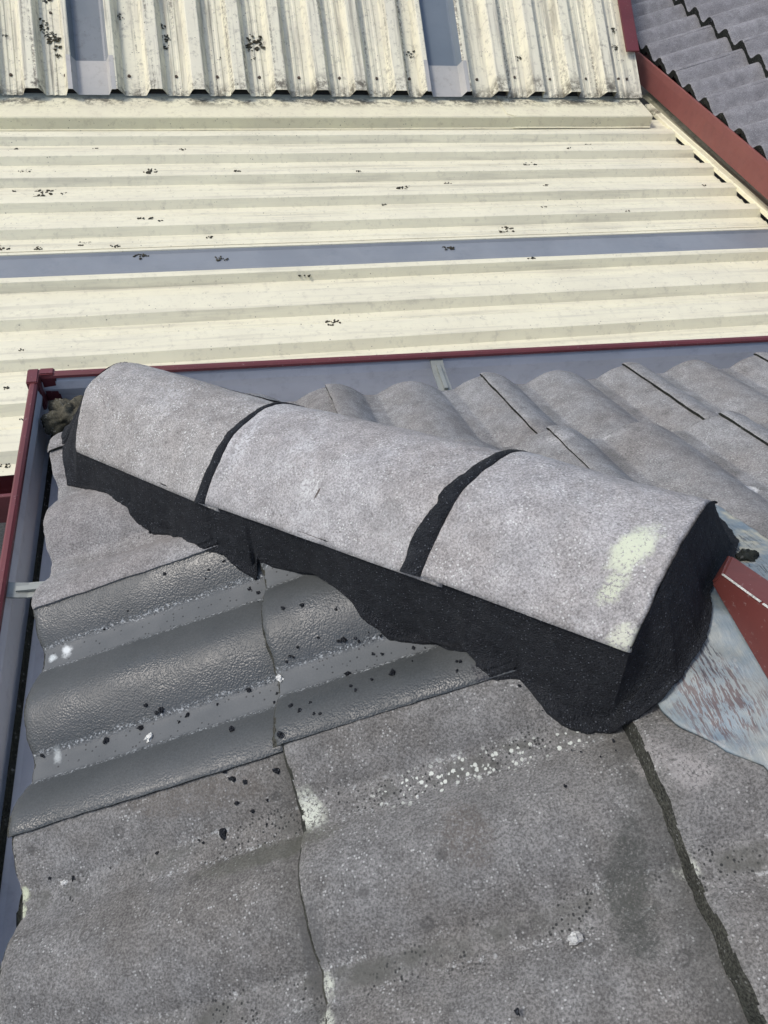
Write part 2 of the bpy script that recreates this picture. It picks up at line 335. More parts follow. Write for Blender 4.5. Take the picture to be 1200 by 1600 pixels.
def lead_mat():
    n = NT('painted_lead')
    col = n.mix(n.ramp(n.noise(26, 4, .7), .35, .62), (.150, .20, .235), (.215, .245, .245))
    col = n.mix(n.ramp(n.noise(12, 4, .7), .55, .70), col, (.42, .40, .30))
    st = n.noise(1.0, 3, .75, vec=n.scalev((420, 48, 120), (0, 0, .62)))
    a = n.spot((.685, -.80, .33), (.042, .055, .08), .2, wob=.5, ns=40)
    b = n.spot((.80, -.60, .30), (.06, .09, .1), .2, wob=.8, ns=25)
    c = n.spot((.692, -.745, .33), (.016, .05, .08), 0, wob=.8, ns=60)
    m1 = n.math('MULTIPLY', a, n.ramp(st, .49, .53)); m2 = n.math('MULTIPLY', n.math('MAXIMUM', b, c), n.ramp(st, .55, .58))
    col = n.mix(n.ramp(n.noise(60, 4, .7), .57, .66, 0, .55), col, (.32, .34, .33))
    col = n.mix(n.math('MULTIPLY', m1, .9), col, (.085, .060, .062)); col = n.mix(n.math('MULTIPLY', m2, .9), col, (.045, .05, .06))
    nr = n.bump(st, .35, .002)
    return n.fin(col, .5, nr, .5, .05)
M['lead'] = lead_mat()
M['lichen'] = concrete('black_lichen', (.030, .028, .020), (.060, .055, .035), white=.1, grain=.7, bumps=.8)
M['screw'] = painted('rusted_screw', (.10, .07, .05), (.06, .05, .04), .6, .3)
M['crumb'] = M['mortar']
M['chip'] = concrete('pale_chip', (.55, .56, .53), (.45, .46, .43), white=.2, grain=.4)
M['wall'] = concrete('render_wall', (.30, .28, .25), (.25, .235, .21), white=.1)
M['ground'] = concrete('yard_concrete', (.16, .155, .145), (.11, .105, .10), white=.2)
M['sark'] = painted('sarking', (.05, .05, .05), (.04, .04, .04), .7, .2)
M['bark'] = painted('debris', (.09, .065, .045), (.07, .05, .035), .8, .2)

# ------------------------------------------------------------------ setting
g = mesh_obj('ground', [(-150, -150, -3.3), (150, -150, -3.3), (150, 150, -3.3), (-150, 150, -3.3)], [(0, 1, 2, 3)], M['ground'], smooth=False, origin=(0, 0, -3.3)); tag(g, kind='structure')

# ------------------------------------------------------------------ roof tile maths
TP = .434588; CP = 1/hypot(1, TP); SP = TP*CP
HR = .027; TT = .020
Y0, X0, G1, G2, GB = -.101229, .464228, .326388, .351735, .300
SA = [0, G1, G1+G2, G1+G2+.33]
def prof(vf, H=HR):
    x = (2*vf) % 1.0; d = abs(x-.5)
    if H > .03: return H*(.5+.5*cos(2*pi*x))**.8
    e = min(1, max(0, (d-.090)/.410)); s = sin(e*pi/2)**.88
    return H*(.93*s+.07*e*e*(3-2*e))
def tile_h(sl, vf, g=.33, H=HR, T=TT):
    h = prof(vf, H)+T*(1-max(0, sl)/g)-T
    if vf > .72: q = min(1, (vf-.72)/.22); h += (.0065 if H < .03 else .0025)*q*q*(3-2*q)
    return h
class Frame:
    def __init__(s, O, U, V): s.O = Vector(O); s.U = Vector(U).normalized(); s.V = Vector(V).normalized(); s.W = s.V.cross(s.U).normalized()
    def at(s, u, v, h): return s.O+s.U*u+s.V*v+s.W*h
FA = Frame((0, 0, 0), (CP, 0, SP), (0, -1, 0))
FB = Frame((0, 0, 0), (0, -CP, SP), (-1, 0, 0))
def zA(x, y):            # top surface height of slope A at world (x, y)
    h = 0
    for _ in range(4):
        sl = (x+h*SP)/CP; e = 0
        for i in range(3):
            if sl >= SA[i]: e = i
        k = (Y0-y)/.3; h = tile_h(sl-SA[e], k-math.floor(k), (G1, G2, .33)[e], HR, (.02, .022, .034)[e])
    return TP*x+h/CP
def zB(x, y):
    h = 0
    for _ in range(4):
        sl = (-y+h*SP)/CP; e = 1 if sl >= GB else 0
        k = (X0-x)/.3; h = tile_h(sl-(GB if e else 0), k-math.floor(k))
    return -TP*y+h/CP
def zroof(x, y): return min(zA(x, y), zB(x, y)) if abs(x+y) < .02 else (zA(x, y) if x < -y else zB(x, y))
def tile(name, fr, u0, v0, mat, wid=.3, L=.42, g=.33, H=HR, T=TT, th=.015, nu=30, nv=72, clip=(), ang=0, seed=0, du=0, dv=0, edgemat=None, undercut=.001, vmax=1.028):
    us = [0, .0015, .004, .008, .014]+[.014+(L-.014)*(i+1)/nu for i in range(nu)]
    vs = [-.035]+[-.03+(vmax+.027)*i/nv for i in range(nv+1)]+[vmax]
    P = []; Q = []; uv = []
    for s in us:
        rp = []; rq = []
        for vf in vs:
            p0 = fr.at(u0+s+du, v0+vf*wid+dv, 0)
            wob = fbm(p0.x+seed, p0.y, p0.z, 14, 3)*.0011 + fbm(p0.x, p0.y+seed, p0.z, 3, 2)*.0018
            rnd = .0035*max(0, 1-s/.010)**2 + .002*max(0, 1-(vmax-vf)/.02)**2
            h = tile_h(s, vf if vmax < 1.1 or vf < .72 else (vf if vf > 1.0 and False else vf), g, H, T)-rnd+wob
            if vmax > 1.1: h = prof(vf, H)+T*(1-max(0, s)/g)-T-rnd+wob
            je = (fbm(p0.x*1.0, p0.y, seed, 60, 3)*.0022+fbm(p0.x, p0.y, seed+5, 12, 2)*.0018)*max(0, 1-s/.02)
            jv = 0
            if vf > .98 and vmax < 1.1: jv = fbm(p0.x, p0.y, seed+9, 45, 3)*.0012
            a = (s-L*.0)*ang
            rp.append(fr.at(u0+s+du+je, v0+vf*wid+dv+a+jv, h))
            tb = th*(1-.5*min(1, max(0, (vf-.9)/.1)))
            rq.append(fr.at(u0+s+du+je+(undercut if s < .02 else .001), v0+vf*wid+dv+a+jv-(.001 if vf > 1 else 0), h-tb+(rnd if undercut > -.01 else -.001)))
            uv.append((s, max(vf, 0.0)))
        P.append(rp); Q.append(rq)
    V, F = slab(P, Q)
    n = len(us)*len(vs)
    o = mesh_obj(name, V, F, mat, smooth=True, uv=uv+uv, mats=[mat]+([edgemat] if edgemat else []), fm=None, origin=fr.at(u0+L/2, v0+wid/2, -.01))
    bm = bmesh.new(); bm.from_mesh(o.data)
    oo = Vector(o.location)
    for (pc, pn) in clip:
        bmesh.ops.bisect_plane(bm, geom=bm.verts[:]+bm.edges[:]+bm.faces[:], plane_co=Vector(pc)-oo, plane_no=Vector(pn), clear_outer=True)
        bmesh.ops.holes_fill(bm, edges=[e for e in bm.edges if e.is_boundary])
    bmesh.ops.recalc_face_normals(bm, faces=bm.faces)
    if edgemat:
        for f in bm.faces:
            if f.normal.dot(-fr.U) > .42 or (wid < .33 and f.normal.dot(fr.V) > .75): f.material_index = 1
    for e in bm.edges:
        if len(e.link_faces) == 2 and e.calc_face_angle(0) > radians(50): e.smooth = False
    bm.to_mesh(o.data); bm.free()
    return o
ORD = ['first', 'second', 'third', 'fourth', 'fifth', 'sixth', 'seventh', 'eighth', 'ninth', 'tenth', 'eleventh', 'twelfth']

# slope A: the near slope that drains to the left gutter
hipA = ((0, 0, 0), (1, 1, 0)); wallA = ((.755, 0, 0), (1, 0, 0)); botA = ((0, -1.5, 0), (0, -1, 0))
GA = 'concrete tiles of the near slope'
TA = [
 (0, -1, 'left', 'small pale cut tile at the gutter corner beneath the black mortar', {}),
 (0, 0, 'left', 'dry pale grey tile beside the left gutter, just above the wet dark tile', {}),
 (0, 1, 'wet', 'wet dark slate grey tile beside the left gutter with white scuffs in its troughs', {}),
 (0, 2, 'front', 'dry brown grey tile at lower left, touching the left gutter under the wet tile', {}),
 (1, 0, 'left', 'mostly hidden tile under the black mortar of the middle ridge cap', {}),
 (1, 1, 'wet', 'wet dark grey tile right below the wavy black mortar, dotted with mortar crumbs', {}),
 (1, 2, 'front', 'largest dry grey tile at bottom centre with white lichen dots in its upper trough', {'du': .006, 'dv': .002, 'vmax': 2.0}),
 (2, 1, 'front', 'tile hidden under the mortar at the upper end of the last ridge cap', {}),
 (2, 2, 'front', 'dry grey tile at lower right with a thick mossy edge, under the blue lead flashing', {'vmax': 2.1})]
for e, k, mt, lab, kw in TA:
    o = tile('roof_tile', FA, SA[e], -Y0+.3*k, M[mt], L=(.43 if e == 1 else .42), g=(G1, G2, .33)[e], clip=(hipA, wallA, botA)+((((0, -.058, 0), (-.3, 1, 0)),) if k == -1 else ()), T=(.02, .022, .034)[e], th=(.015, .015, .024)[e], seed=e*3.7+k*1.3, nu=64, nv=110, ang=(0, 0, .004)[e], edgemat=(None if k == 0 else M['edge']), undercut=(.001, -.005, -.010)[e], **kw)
    tag(o, lab, 'roof tile', GA)
# slope B: the back slope that drains to the far gutter
hipB = ((0, 0, 0), (-1, -1, 0)); rB = ((2.05, 0, 0), (1, 0, 0))
GBt = 'concrete tiles of the back slope'
n0 = 0
for e in range(3):
    for m in range(-1 if e == 0 else (0 if e == 1 else 1), 5):
        j = dict(du=random.uniform(-.002, .002), dv=random.uniform(-.002, .002)) 
        if e == 1: j['dv'] = -.006
        u0 = (0, GB, GB+.39)[e]
        o = tile('roof_tile', FB, u0, -(X0+.3*(m+1)), M['back'], H=.0225, L=.50 if e == 1 else .42, g=(GB, .39, .33)[e], T=(TT if e < 2 else .02), clip=(hipB, rB), seed=20+e*3.1+m*1.7, nu=34, nv=84, edgemat=M['moss'], **j)
        c = m+(1 if e == 0 else 0 if e == 1 else -1)
        row = ('eave row along the far gutter', 'second row above the far gutter', 'third row above the far gutter')[e]
        tag(o, 'grey back slope tile, %s from the left in the %s' % (ORD[c+(0)], row), 'roof tile', GBt)

# ------------------------------------------------------------------ near house body
house = empty('house', (0.9, -0.9, -3.3)); tag(house, 'near house under the grey tiled hip roof', 'house')
box('wall', (.35, -3.0, -3.295), (3.0, -.35, -.22), M['wall'], house)
prism('fascia', [(0, 0), (.02, 0), (.02, -.16), (0, -.16)], (.045, -.045, -.03), (.045, -3, -.03), (1, 0, 0), (0, 0, 1), M['red'], house)
prism('fascia', [(0, 0), (-.02, 0), (-.02, -.16), (0, -.16)], (.045, -.045, -.03), (3, -.045, -.03), (0, 1, 0), (0, 0, 1), M['red'], house)
V = [(.05, -.05, -.03), (1.6, -1.6, -.03+1.55*TP), (.05, -3, -.03), (1.6, -3, -.03+1.55*TP), (3, -.05, -.03), (3, -1.6, -.03+1.55*TP)]
mesh_obj('sarking', V, [(0, 1, 3, 2), (0, 4, 5, 1)], M['sark'], house, smooth=False)

# ------------------------------------------------------------------ gutters of the near roof
def gutter(name, A, B, inn, lab, mref, mint, wd=.125, dp=.11, bracket=(), lipw=.014, bead=.0, matred=None, mitre=0):
    # A, B: outer top edge of the front lip; inn: unit vector towards the house
    matred = matred or M['red']
    r = empty(name, tuple((Vector(A)+Vector(B))/2)); tag(r, lab, 'gutter')
    up = Vector((0, 0, 1)); I = Vector(inn)
    # red steel skin: rolled lip and front face
    lip = [(0, -.002), (.001, .002), (.004, .004), (lipw-.004, .004), (lipw, .001), (lipw+.001, -.004), (lipw-.003, -.007), (.004, -.008), (.003, -.03), (.006, -dp-.004), (-.001, -dp-.006), (-.002, -.03)]
    prism('lip', lip, A, B, I, up, matred, r, smooth=False, mitre=mitre)
    inner = [(.005, -.008), (.012, -.014), (.015, -.03), (.010, -.05), (.009, -dp+.012), (.016, -dp), (.03, -dp-.002), (wd-.03, -dp+.002), (wd-.012, -dp+.008), (wd-.008, -dp+.03), (wd-.008, -.005), (wd-.005, -.005), (wd-.004, -dp+.02), (wd-.02, -dp-.004), (.012, -dp-.004), (.006, -dp+.01), (.0065, -.05)]
    prism('trough', inner, A, B, I, up, mint, r, smooth=False, mitre=mitre)
    for t in bracket:
        P = Vector(A).lerp(Vector(B), t); T = (Vector(B)-Vector(A)).normalized()
        pr = [(.010, -.008), (.022, -.012), (.04, -.016), (wd-.03, -.018), (wd-.01, -.012), (wd-.01, -.009), (wd-.03, -.015), (.04, -.013), (.022, -.009), (.010, -.004)]
        b = prism('bracket', [(u, w-.002) for u, w in pr], P-T*.013, P+T*.013, I, up, M['strap'], r)
        prism('rib', [(.025, -.012), (wd-.03, -.0165), (wd-.03, -.011), (.025, -.008)], P-T*.004, P+T*.004, I, up, M['strap'], r)
    return r
gl = gutter('gutter', (-.065, .136, -.008), (-.095, -1.30, -.010), (1, 0, 0), 'left gutter with dark red lip and blue grey inside, running down the left edge', 'red', M['zinc'], bracket=(.331,), mitre=1)
gf = gutter('gutter', (-.065, .136, -.008), (1.95, .088, -.008), (0, -1, 0), 'far gutter with dark red lip and blue grey inside, behind the ridge caps', 'red', M['zinc'], bracket=(.380,), mitre=1)
cb = box('corner_bracket', (-.070, .100, -.07), (-.050, .139, -.0015), M['red'], gl, .002)
cb = box('corner_bracket', (-.0495, .1215, -.07), (-.024, .139, -.0015), M['red'], gl, .002)
prism('shade_strip', [(.0135, -.1085), (.0165, -.098), (.0185, -.1045), (.0225, -.1085), (.0225, -.1095)], (-.065, .10, -.008), (-.095, -1.28, -.010), (1, 0, 0), (0, 0, 1), M['moss'], gl)  # added dark strip, moss coloured, standing for the lip's shadow on the gutter floor
# silt in the gutter corner
def lump(name, c, r, mat, parent=None, seed=0, sub=3, rough=.35, rot=0, sharp=9):
    bm = bmesh.new(); bmesh.ops.create_icosphere(bm, subdivisions=sub, radius=1)
    for v in bm.verts:
        k = 1+rough*noise.fractal(v.co*1.7+Vector((seed, seed*.7, 0)), .8, 2, 6 if sub > 3 else 3)
        v.co = v.co*k
    me = D.meshes.new(name)
    for v in bm.verts: v.co = Vector((v.co.x*r[0], v.co.y*r[1], v.co.z*r[2]))
    for f in bm.faces: f.smooth = sub > 2
    bm.to_mesh(me); bm.free(); me.materials.append(mat)
    o = D.objects.new(name, me); link(o, parent)
    o.location = Vector(c)-(Vector(parent.location) if parent is not None else Vector((0, 0, 0))); o.rotation_euler = (0, 0, rot)
    return o
o = lump('silt_clump', (.0, .055, -.06), (.046, .040, .038), M['dirt'], seed=3, sub=5, rough=.45); tag(o, 'olive brown clump of silt in the corner where both gutters meet', 'silt')
o = lump('silt_clump', (.012, -.022, -.065), (.028, .045, .03), M['dirt'], seed=9, sub=5, rough=.4); tag(o, 'dark olive wedge of silt below the first ridge cap in the left gutter', 'silt')
o = lump('silt_clump', (.006, -.76, -.085), (.030, .05, .028), M['moss'], seed=5, sub=4); tag(o, 'mossy dark clump in the left gutter beside the lower left tile', 'silt')

# ------------------------------------------------------------------ hip ridge caps
Q = [0.05486, 0.31663, -0.00528, -0.00325, 0.11157, 0.06387, 0.40495, 0.15392, 0.46213, 0.81014, 1.01668, -0.01107, -0.00633, 0.17756, -0.19823, -0.0004, -0.00563, -0.06775, 0.09909, 0.00592, 0.01044, -0.19819, 0.01258, 0.0031, 0.00188, -0.06269, 0.11417]
ax = Vector((cos(-pi/4+Q[2]), sin(-pi/4+Q[2]), Q[1])).normalized()
lv = -(Vector((0, 0, 1)).cross(ax)).normalized()
if lv.x > 0: lv = -lv
uv_ = lv.cross(ax)
if uv_.z < 0: uv_ = -uv_
CO = Vector((0, 0, Q[0]))+lv*Q[3]
def station(i, th, dd=0, shr=0.0, drop=0.0):
    w, hh, ex = Q[4]-shr, Q[5]-shr, Q[6]; d = Q[7+i]+dd; dl, dz, sk, tl = Q[11+4*i:15+4*i]
    u = 1-abs(1-th/(pi/2)); sg = 1 if th < pi/2 else -1
    dn = (1-u)**2+4.8*u*(1-u)+u*u
    X = w*sg*((1-u)**2+4.8*u*(1-u)*ex)/dn+dl; Y = hh*(4.8*u*(1-u)+u*u)/dn+dz-drop
    return CO+ax*d+(lv+ax*sk)*X+(uv_+ax*tl)*Y
def capn(th):
    a, b = max(0, th-.06), min(pi, th+.06)
    t = station(1, b)-station(1, a); n = ax.cross(t).normalized()
    return n if n.dot(uv_) > 0 or abs(th-pi/2) > 1.2 and n.dot(lv*cos(th)) > 0 else -n
NTH = 128
labs = ['first ridge cap, rounded lower end above the gutter corner, browner and finely speckled', 'middle ridge cap between the two curved black mortar joints, with white scuffs', 'last ridge cap at the upper end, with yellow green lichen patches near its right edge']
NRM = [capn(pi*b/NTH) for b in range(NTH+1)]
for i in range(3):
    nS = 110
    P = []; Qg = []
    for a in range(nS+1):
        t = a/nS; rp = []; rq = []
        t2 = t
        for b in range(NTH+1):
            th = pi*b/NTH
            if i < 2:
                s0 = station(i, th, .004 if i else 0); s1 = station(i+1, th, .03, .0, .007)
            else:
                s0 = station(2, th, .006); s1 = station(3, th)
            p = s0.lerp(s1, t2)
            nrm = NRM[b]
            f = fbm(p.x, p.y, p.z, 22, 4)*.0011+fbm(p.x, p.y, p.z+3, 5, 2)*.002+fbm(p.x, p.y, p.z, 90, 3)*.0005
            ed = min(t, 1-t)*(.3); rn = .0035*max(0, 1-ed/.005)**2
            eb = min(b, NTH-b)/NTH*.25; rn += (.002+.0025*max(0, fbm(p.x, p.y, 9, 40, 3)))*max(0, 1-eb/.006)**2
            j = fbm(p.x, p.y, i*3, 45, 3)*.0014*max(0, 1-min(t, 1-t)*12)
            rp.append(p+nrm*(f-rn)+ax*j)
            rq.append(p-nrm*.013+ax*j)
        P.append(rp); Qg.append(rq)
    V, F = slab(P, Qg)
    o = mesh_obj('ridge_cap', V, F, M['cap_first'] if i == 0 else M['caps']); fixn(o)
    tag(o, labs[i], 'ridge cap', 'ridge caps along the hip')

# ------------------------------------------------------------------ black flexible mortar
SIDE = [[0.0174, -0.1671], [0.0443, -0.1863], [0.0727, -0.2232], [0.0977, -0.2528], [0.1206, -0.2789], [0.1308, -0.2998], [0.1412, -0.3091], [0.1548, -0.3239], [0.1781, -0.3386], [0.2031, -0.3847], [0.2209, -0.4031], [0.2358, -0.4126], [0.2505, -0.4211], [0.2592, -0.4347], [0.2704, -0.4471], [0.2821, -0.4554], [0.2905, -0.462], [0.2945, -0.4511], [0.3227, -0.4712], [0.3452, -0.4872], [0.3657, -0.51], [0.3735, -0.5326], [0.3882, -0.557], [0.3941, -0.5667], [0.4005, -0.5825], [0.4084, -0.5942], [0.4182, -0.602], [0.4288, -0.6142], [0.4502, -0.6257], [0.4757, -0.6384], [0.4827, -0.6577], [0.4981, -0.671], [0.5034, -0.6783], [0.5004, -0.6933], [0.5101, -0.7095], [0.5386, -0.7171], [0.5446, -0.7277], [0.5541, -0.7443], [0.5588, -0.7536], [0.5695, -0.7646], [0.5817, -0.7742], [0.5913, -0.7821], [0.6104, -0.7884], [0.6207, -0.7885]]
ENDA = [[0.6106, -0.792], [0.6162, -0.7877], [0.6348, -0.7881], [0.6509, -0.7831], [0.663, -0.7745], [0.6764, -0.7629], [0.6883, -0.7553], [0.6988, -0.7442], [0.7103, -0.7274], [0.7186, -0.7125], [0.7287, -0.6964]]
ENDB = [[0.7773, -0.658], [0.8019, -0.6406], [0.8226, -0.6183], [0.835, -0.5796], [0.835, -0.54]]
START = [[0.0249, -0.0334], [0.0148, -0.054], [0.0131, -0.0802], [0.0147, -0.125], [0.018, -0.1618]]
def resample(pts, n):
    pts = [Vector(p) for p in pts]; L = [0]
    for a, b in zip(pts, pts[1:]): L.append(L[-1]+(b-a).length)
    out = []
    for i in range(n+1):
        t = L[-1]*i/n; k = 0
        while k < len(L)-2 and L[k+1] < t: k += 1
        f = (t-L[k])/max(1e-9, L[k+1]-L[k]); out.append(pts[k].lerp(pts[k+1], f))
    return out
def zmax(x, y, r=.007):
    return max((zA(x+a*r, y+b*r) if x < -y+.01 else zB(x+a*r, y+b*r)) for a, b in ((0, 0), (1, 0), (-1, 0), (0, 1), (0, -1)))
def zend(x, y): return min(TP*x, -TP*y)+.027
mv, mf = [], []
def addgrid(P):
    V, F = grid(P); n = len(mv); mv.extend([tuple(p) for p in V]); mf.extend([tuple(a+n for a in f) for f in F])
def apron_grid(top, bot, rows, surf, foot=.42, thick=.0035, lead=0.0, edge=.0030):
    n = len(top); P = []
    for r in range(rows+3):
        row = []
        for i in range(n):
            a, b = top[i], bot[i]
            q = min(1, r/rows)
            jag = fbm(b.x, b.y, .3, 55, 4)*edge+fbm(b.x, b.y, 1.3, 200, 2)*.0010
            bb = Vector((b.x, b.y)); dirn = (bb-Vector((a.x, a.y)))
            if dirn.length > 1e-6: bb = bb+dirn.normalized()*jag
            x = a.x+(bb.x-a.x)*q; y = a.y+(bb.y-a.y)*q
            sz = surf(x, y)
            line = a.z+(surf(a.x+(bb.x-a.x)*foot, a.y+(bb.y-a.y)*foot)-a.z)*min(1.2, q/foot)
            tk = thick*(1-.5*q)
            w = .009
            lo = sz+tk
            z = lo if line < lo-w else (line if line > lo+w else lo+(line-lo+w)**2/(4*w))
            z += fbm(x, y, z, 35, 3)*.0012+fbm(x, y, z, 320, 2)*.0007
            if q > .985: z = min(z, sz+tk*.8)
            if r == rows+1: z = sz-.001
            if r == rows+2: z = sz-.006
            row.append(Vector((x, y, z)))
        P.append(row)
    return P
# side band along slope A
def cap_low(t, dl=0.0):   # point along the lower left edge of the caps, t in 0..1
    d0, d1 = Q[7], Q[10]; d = d0+(d1-d0)*t
    k = 0
    while k < 2 and d > Q[8+k]: k += 1
    f = (d-Q[7+k])/(Q[8+k]-Q[7+k])
    if k < 2: return station(k, 0).lerp(station(k+1, 0, 0, 0, .006), f)
    return station(2, 0).lerp(station(3, 0), f)
NS = 560
top = [cap_low(i/NS)-lv*.006+Vector((0, 0, .002)) for i in range(NS+1)]
top = [p+ax*.0 for p in top]
bot = resample(SIDE, NS)
PS = apron_grid(top, bot, 60, zmax, foot=.55); addgrid(PS)
# upper end closure, round the end of the last cap
NE = 240
tope = [station(3, pi*.97*i/NE, .0015, -.0005) for i in range(NE+1)]
for i in range(12): tope[i] = top[-1].lerp(tope[i], i/12)
bote = resample([SIDE[-1]]+ENDA+ENDB, NE)
PE = apron_grid(tope, bote, 60, lambda x, y: max(zend(x, y), zmax(x, y)) if x > .655 else max(zmax(x, y), zend(x, y)-.0035*min(8, (.655-x)/.003)), foot=.9, thick=.0035, edge=.0025)
for rw, rs in zip(PE, PS):
    for i in range(46):
        q = i/46; q = q*q*(3-2*q); rw[i] = rs[-1].lerp(rw[i], q)
addgrid(PE)
# lower end closure at the first cap
tops = [station(0, pi*.80*(1-i/120), .002, .001) for i in range(121)]
bots = resample(START+[SIDE[0]], 120)
P0 = apron_grid(tops, bots, 60, lambda x, y: zmax(max(x, .009), y), foot=.95, thick=.006)
for rw, rs in zip(P0, PS):
    for i in range(30):
        q = i/30; q = q*q*(3-2*q); rw[-1-i] = rs[0].lerp(rw[-1-i], q)
addgrid(P0)
# back side band along slope B
topb = [station(0, pi).lerp(station(3, pi), i/160)+lv*.006 for i in range(161)]
botb = [Vector((p.x, p.y))-Vector((lv.x, lv.y))*.045 for p in topb]
addgrid(apron_grid(topb, botb, 14, zB, foot=.8))
# curved beads in front of the middle and last caps
for i, wd in ((1, .012), (2, .022)):
    P = []
    for r in range(9):
        row = []
        for b in range(121):
            th = pi*.96*b/120; q = r/8
            wv = wd*max(.10, (1-.62*(th/pi)*1.6)) if th < pi*.9 else wd*.1
            wv *= 1+.22*fbm(th*2.0, i*7, 0, 1.6, 3)
            lowp = station(i, th, -wv, 0, .0045); hip = station(i, th, .008, 0, .002)
            p = lowp.lerp(hip, q); nr = capn(th)
            off = .0030*sin(pi*min(1, q*1.0))**.6+.0005
            if r == 0: off = -.004
            if r == 8: off = -.002
            jj = fbm(p.x, p.y, r, 90, 3)*.0012
            row.append(p+nr*(off+fbm(p.x, p.y, p.z, 300, 2)*.0005)+ax*jj)
        P.append(row)
    addgrid(P)
mo = mesh_obj('mortar_pointing', mv, mf, M['mortar']); tag(mo, 'wavy band of fresh black mortar sealing the ridge caps to the tiles', 'mortar')
fixn(mo)
# dark bed filling the space under the caps
P = []
for a in range(41):
    P.append([station(0, pi*b/24, .004, .012).lerp(station(3, pi*b/24, -.003, .008), a/40)-Vector((0, 0, .004)) for b in range(25)])
Pq = []
for row in P: Pq.append([Vector((p.x, p.y, zroof(p.x, p.y)-.01)) for p in row])
V, F = slab(P, Pq); bd = mesh_obj('mortar_bed', V, F, M['mortar'], mo, origin=mo.location); fixn(bd)

# ------------------------------------------------------------------ lead flashing at the top of the hip
low = [(.640, -.70), (.642, -.76), (.645, -.795), (.649, -.812), (.666, -.836), (.672, -.848), (.694, -.866), (.706, -.90), (.712, -.96), (.712, -1.25)]
def lowx(y):
    for (x0, y0), (x1, y1) in zip(low, low[1:]):
        if y <= y0 and y >= y1: return x0+(x1-x0)*(y0-y)/(y0-y1)
    return low[0][0] if y > low[0][1] else low[-1][0]
P = []; R = []
NY, NX = 150, 60
for a in range(NY+1):
    y = -.525-a/NY*.71; rp = []; rr = []
    xr = .878+.004*fbm(y, 0, 0, 9, 2); xl = lowx(y)+.003*fbm(y, 3, 0, 12, 2)
    if y > -.70: xl = max(.640, -y+.03+(.70+y)*.9) if y > -.66 else .66
    for b in range(NX+1):
        q = b/NX; x = xl+(xr-xl)*q
        base = min(TP*x, -TP*y)
        soft = .022+.004*fbm(x, y, 0, 18, 3)+.0015*fbm(x, y, 2, 60, 3)
        z = max(base+soft, zroof(x, y)+.003)
        if q < .16: z = z-(z-(zroof(x, y)+.003))*(1-q/.16)**1.5*.5
        if q > .93: z = z-(z-(zroof(x, y)+.003))*((q-.93)/.07)
        rp.append(Vector((x, y, z))); rr.append(Vector((x, y, z-.003)))
    P.append(rp); R.append(rr)
V, F = slab(P, R); fl = mesh_obj('lead_flashing', V, F, M['lead']); fixn(fl); tag(fl, 'scratched blue grey lead flashing dressed over the tiles at the end of the hip', 'flashing')
o = lump('debris_clump', (.815, -.645, .302), (.012, .009, .007), M['moss'], seed=2, sub=3, rough=.7, rot=.3); tag(o, 'dark green black scrap lying on the blue grey lead flashing', 'debris')

# red barge board rising from the hip end
def barge():
    x0, x1 = .727, .762; y0 = -.692; z0 = .352; sl = .52; y1 = -1.7
    pts = [(y0, z0-.012), (y0-.004, z0+.010), (y1, z0+.010+sl*(y0-y1)), (y1, z0-.012)]
    V = [(x0, y, z) for y, z in pts]+[(x1, y+(.030 if i < 2 else 0), z+(-.030*sl if i == 1 else 0)) for i, (y, z) in enumerate(pts)]
    F = [(3, 2, 1, 0), (4, 5, 6, 7), (0, 1, 5, 4), (1, 2, 6, 5), (2, 3, 7, 6), (3, 0, 4, 7)]
    r = empty('barge', (x0, y0, z0)); tag(r, 'brick red steel barge board rising from the lead flashing at the right edge', 'barge board')
    o = mesh_obj('board', V, F, M['red_beam'], r, smooth=False, origin=(x0, y0, z0)); fixn(o)
    bm = bmesh.new(); bm.from_mesh(o.data); bmesh.ops.bevel(bm, geom=bm.edges[:], offset=.0022, segments=3, affect='EDGES'); bm.to_mesh(o.data); bm.free()
    # worn bright line where the paint has rubbed off the fold
    pr = [(-.0006, -.0014), (-.0006, .0006), (.0016, .0006)]
    segs = [(0.0, .055), (.058, .16), (.17, .6)]
    Vw, Fw = [], []
    d = Vector((0, -1, sl)).normalized()
    E = Vector((x0, y0-.004, z0+.010))
    for s0, s1 in segs:
        nn = 24; base = len(Vw)
        for k in range(nn+1):
            c = E+d*(s0+(s1-s0)*k/nn); tw = .7+.5*noise.noise(Vector((k*.7, s0, 0)))
            Vw += [tuple(c+Vector((0, 0, -.0005*tw-.0008))+Vector((-.0003, 0, 0))), tuple(c+Vector((.0001, 0, .0000))), tuple(c+Vector((.0006*tw+.0008, 0, .0003)))]
        for k in range(nn):
            for j in range(2): a = base+k*3+j; Fw.append((a, a+1, a+4, a+3))
    mesh_obj('worn_edge', Vw, Fw, M['chip'], r, origin=(x0, y0, z0))
    return r
barge()

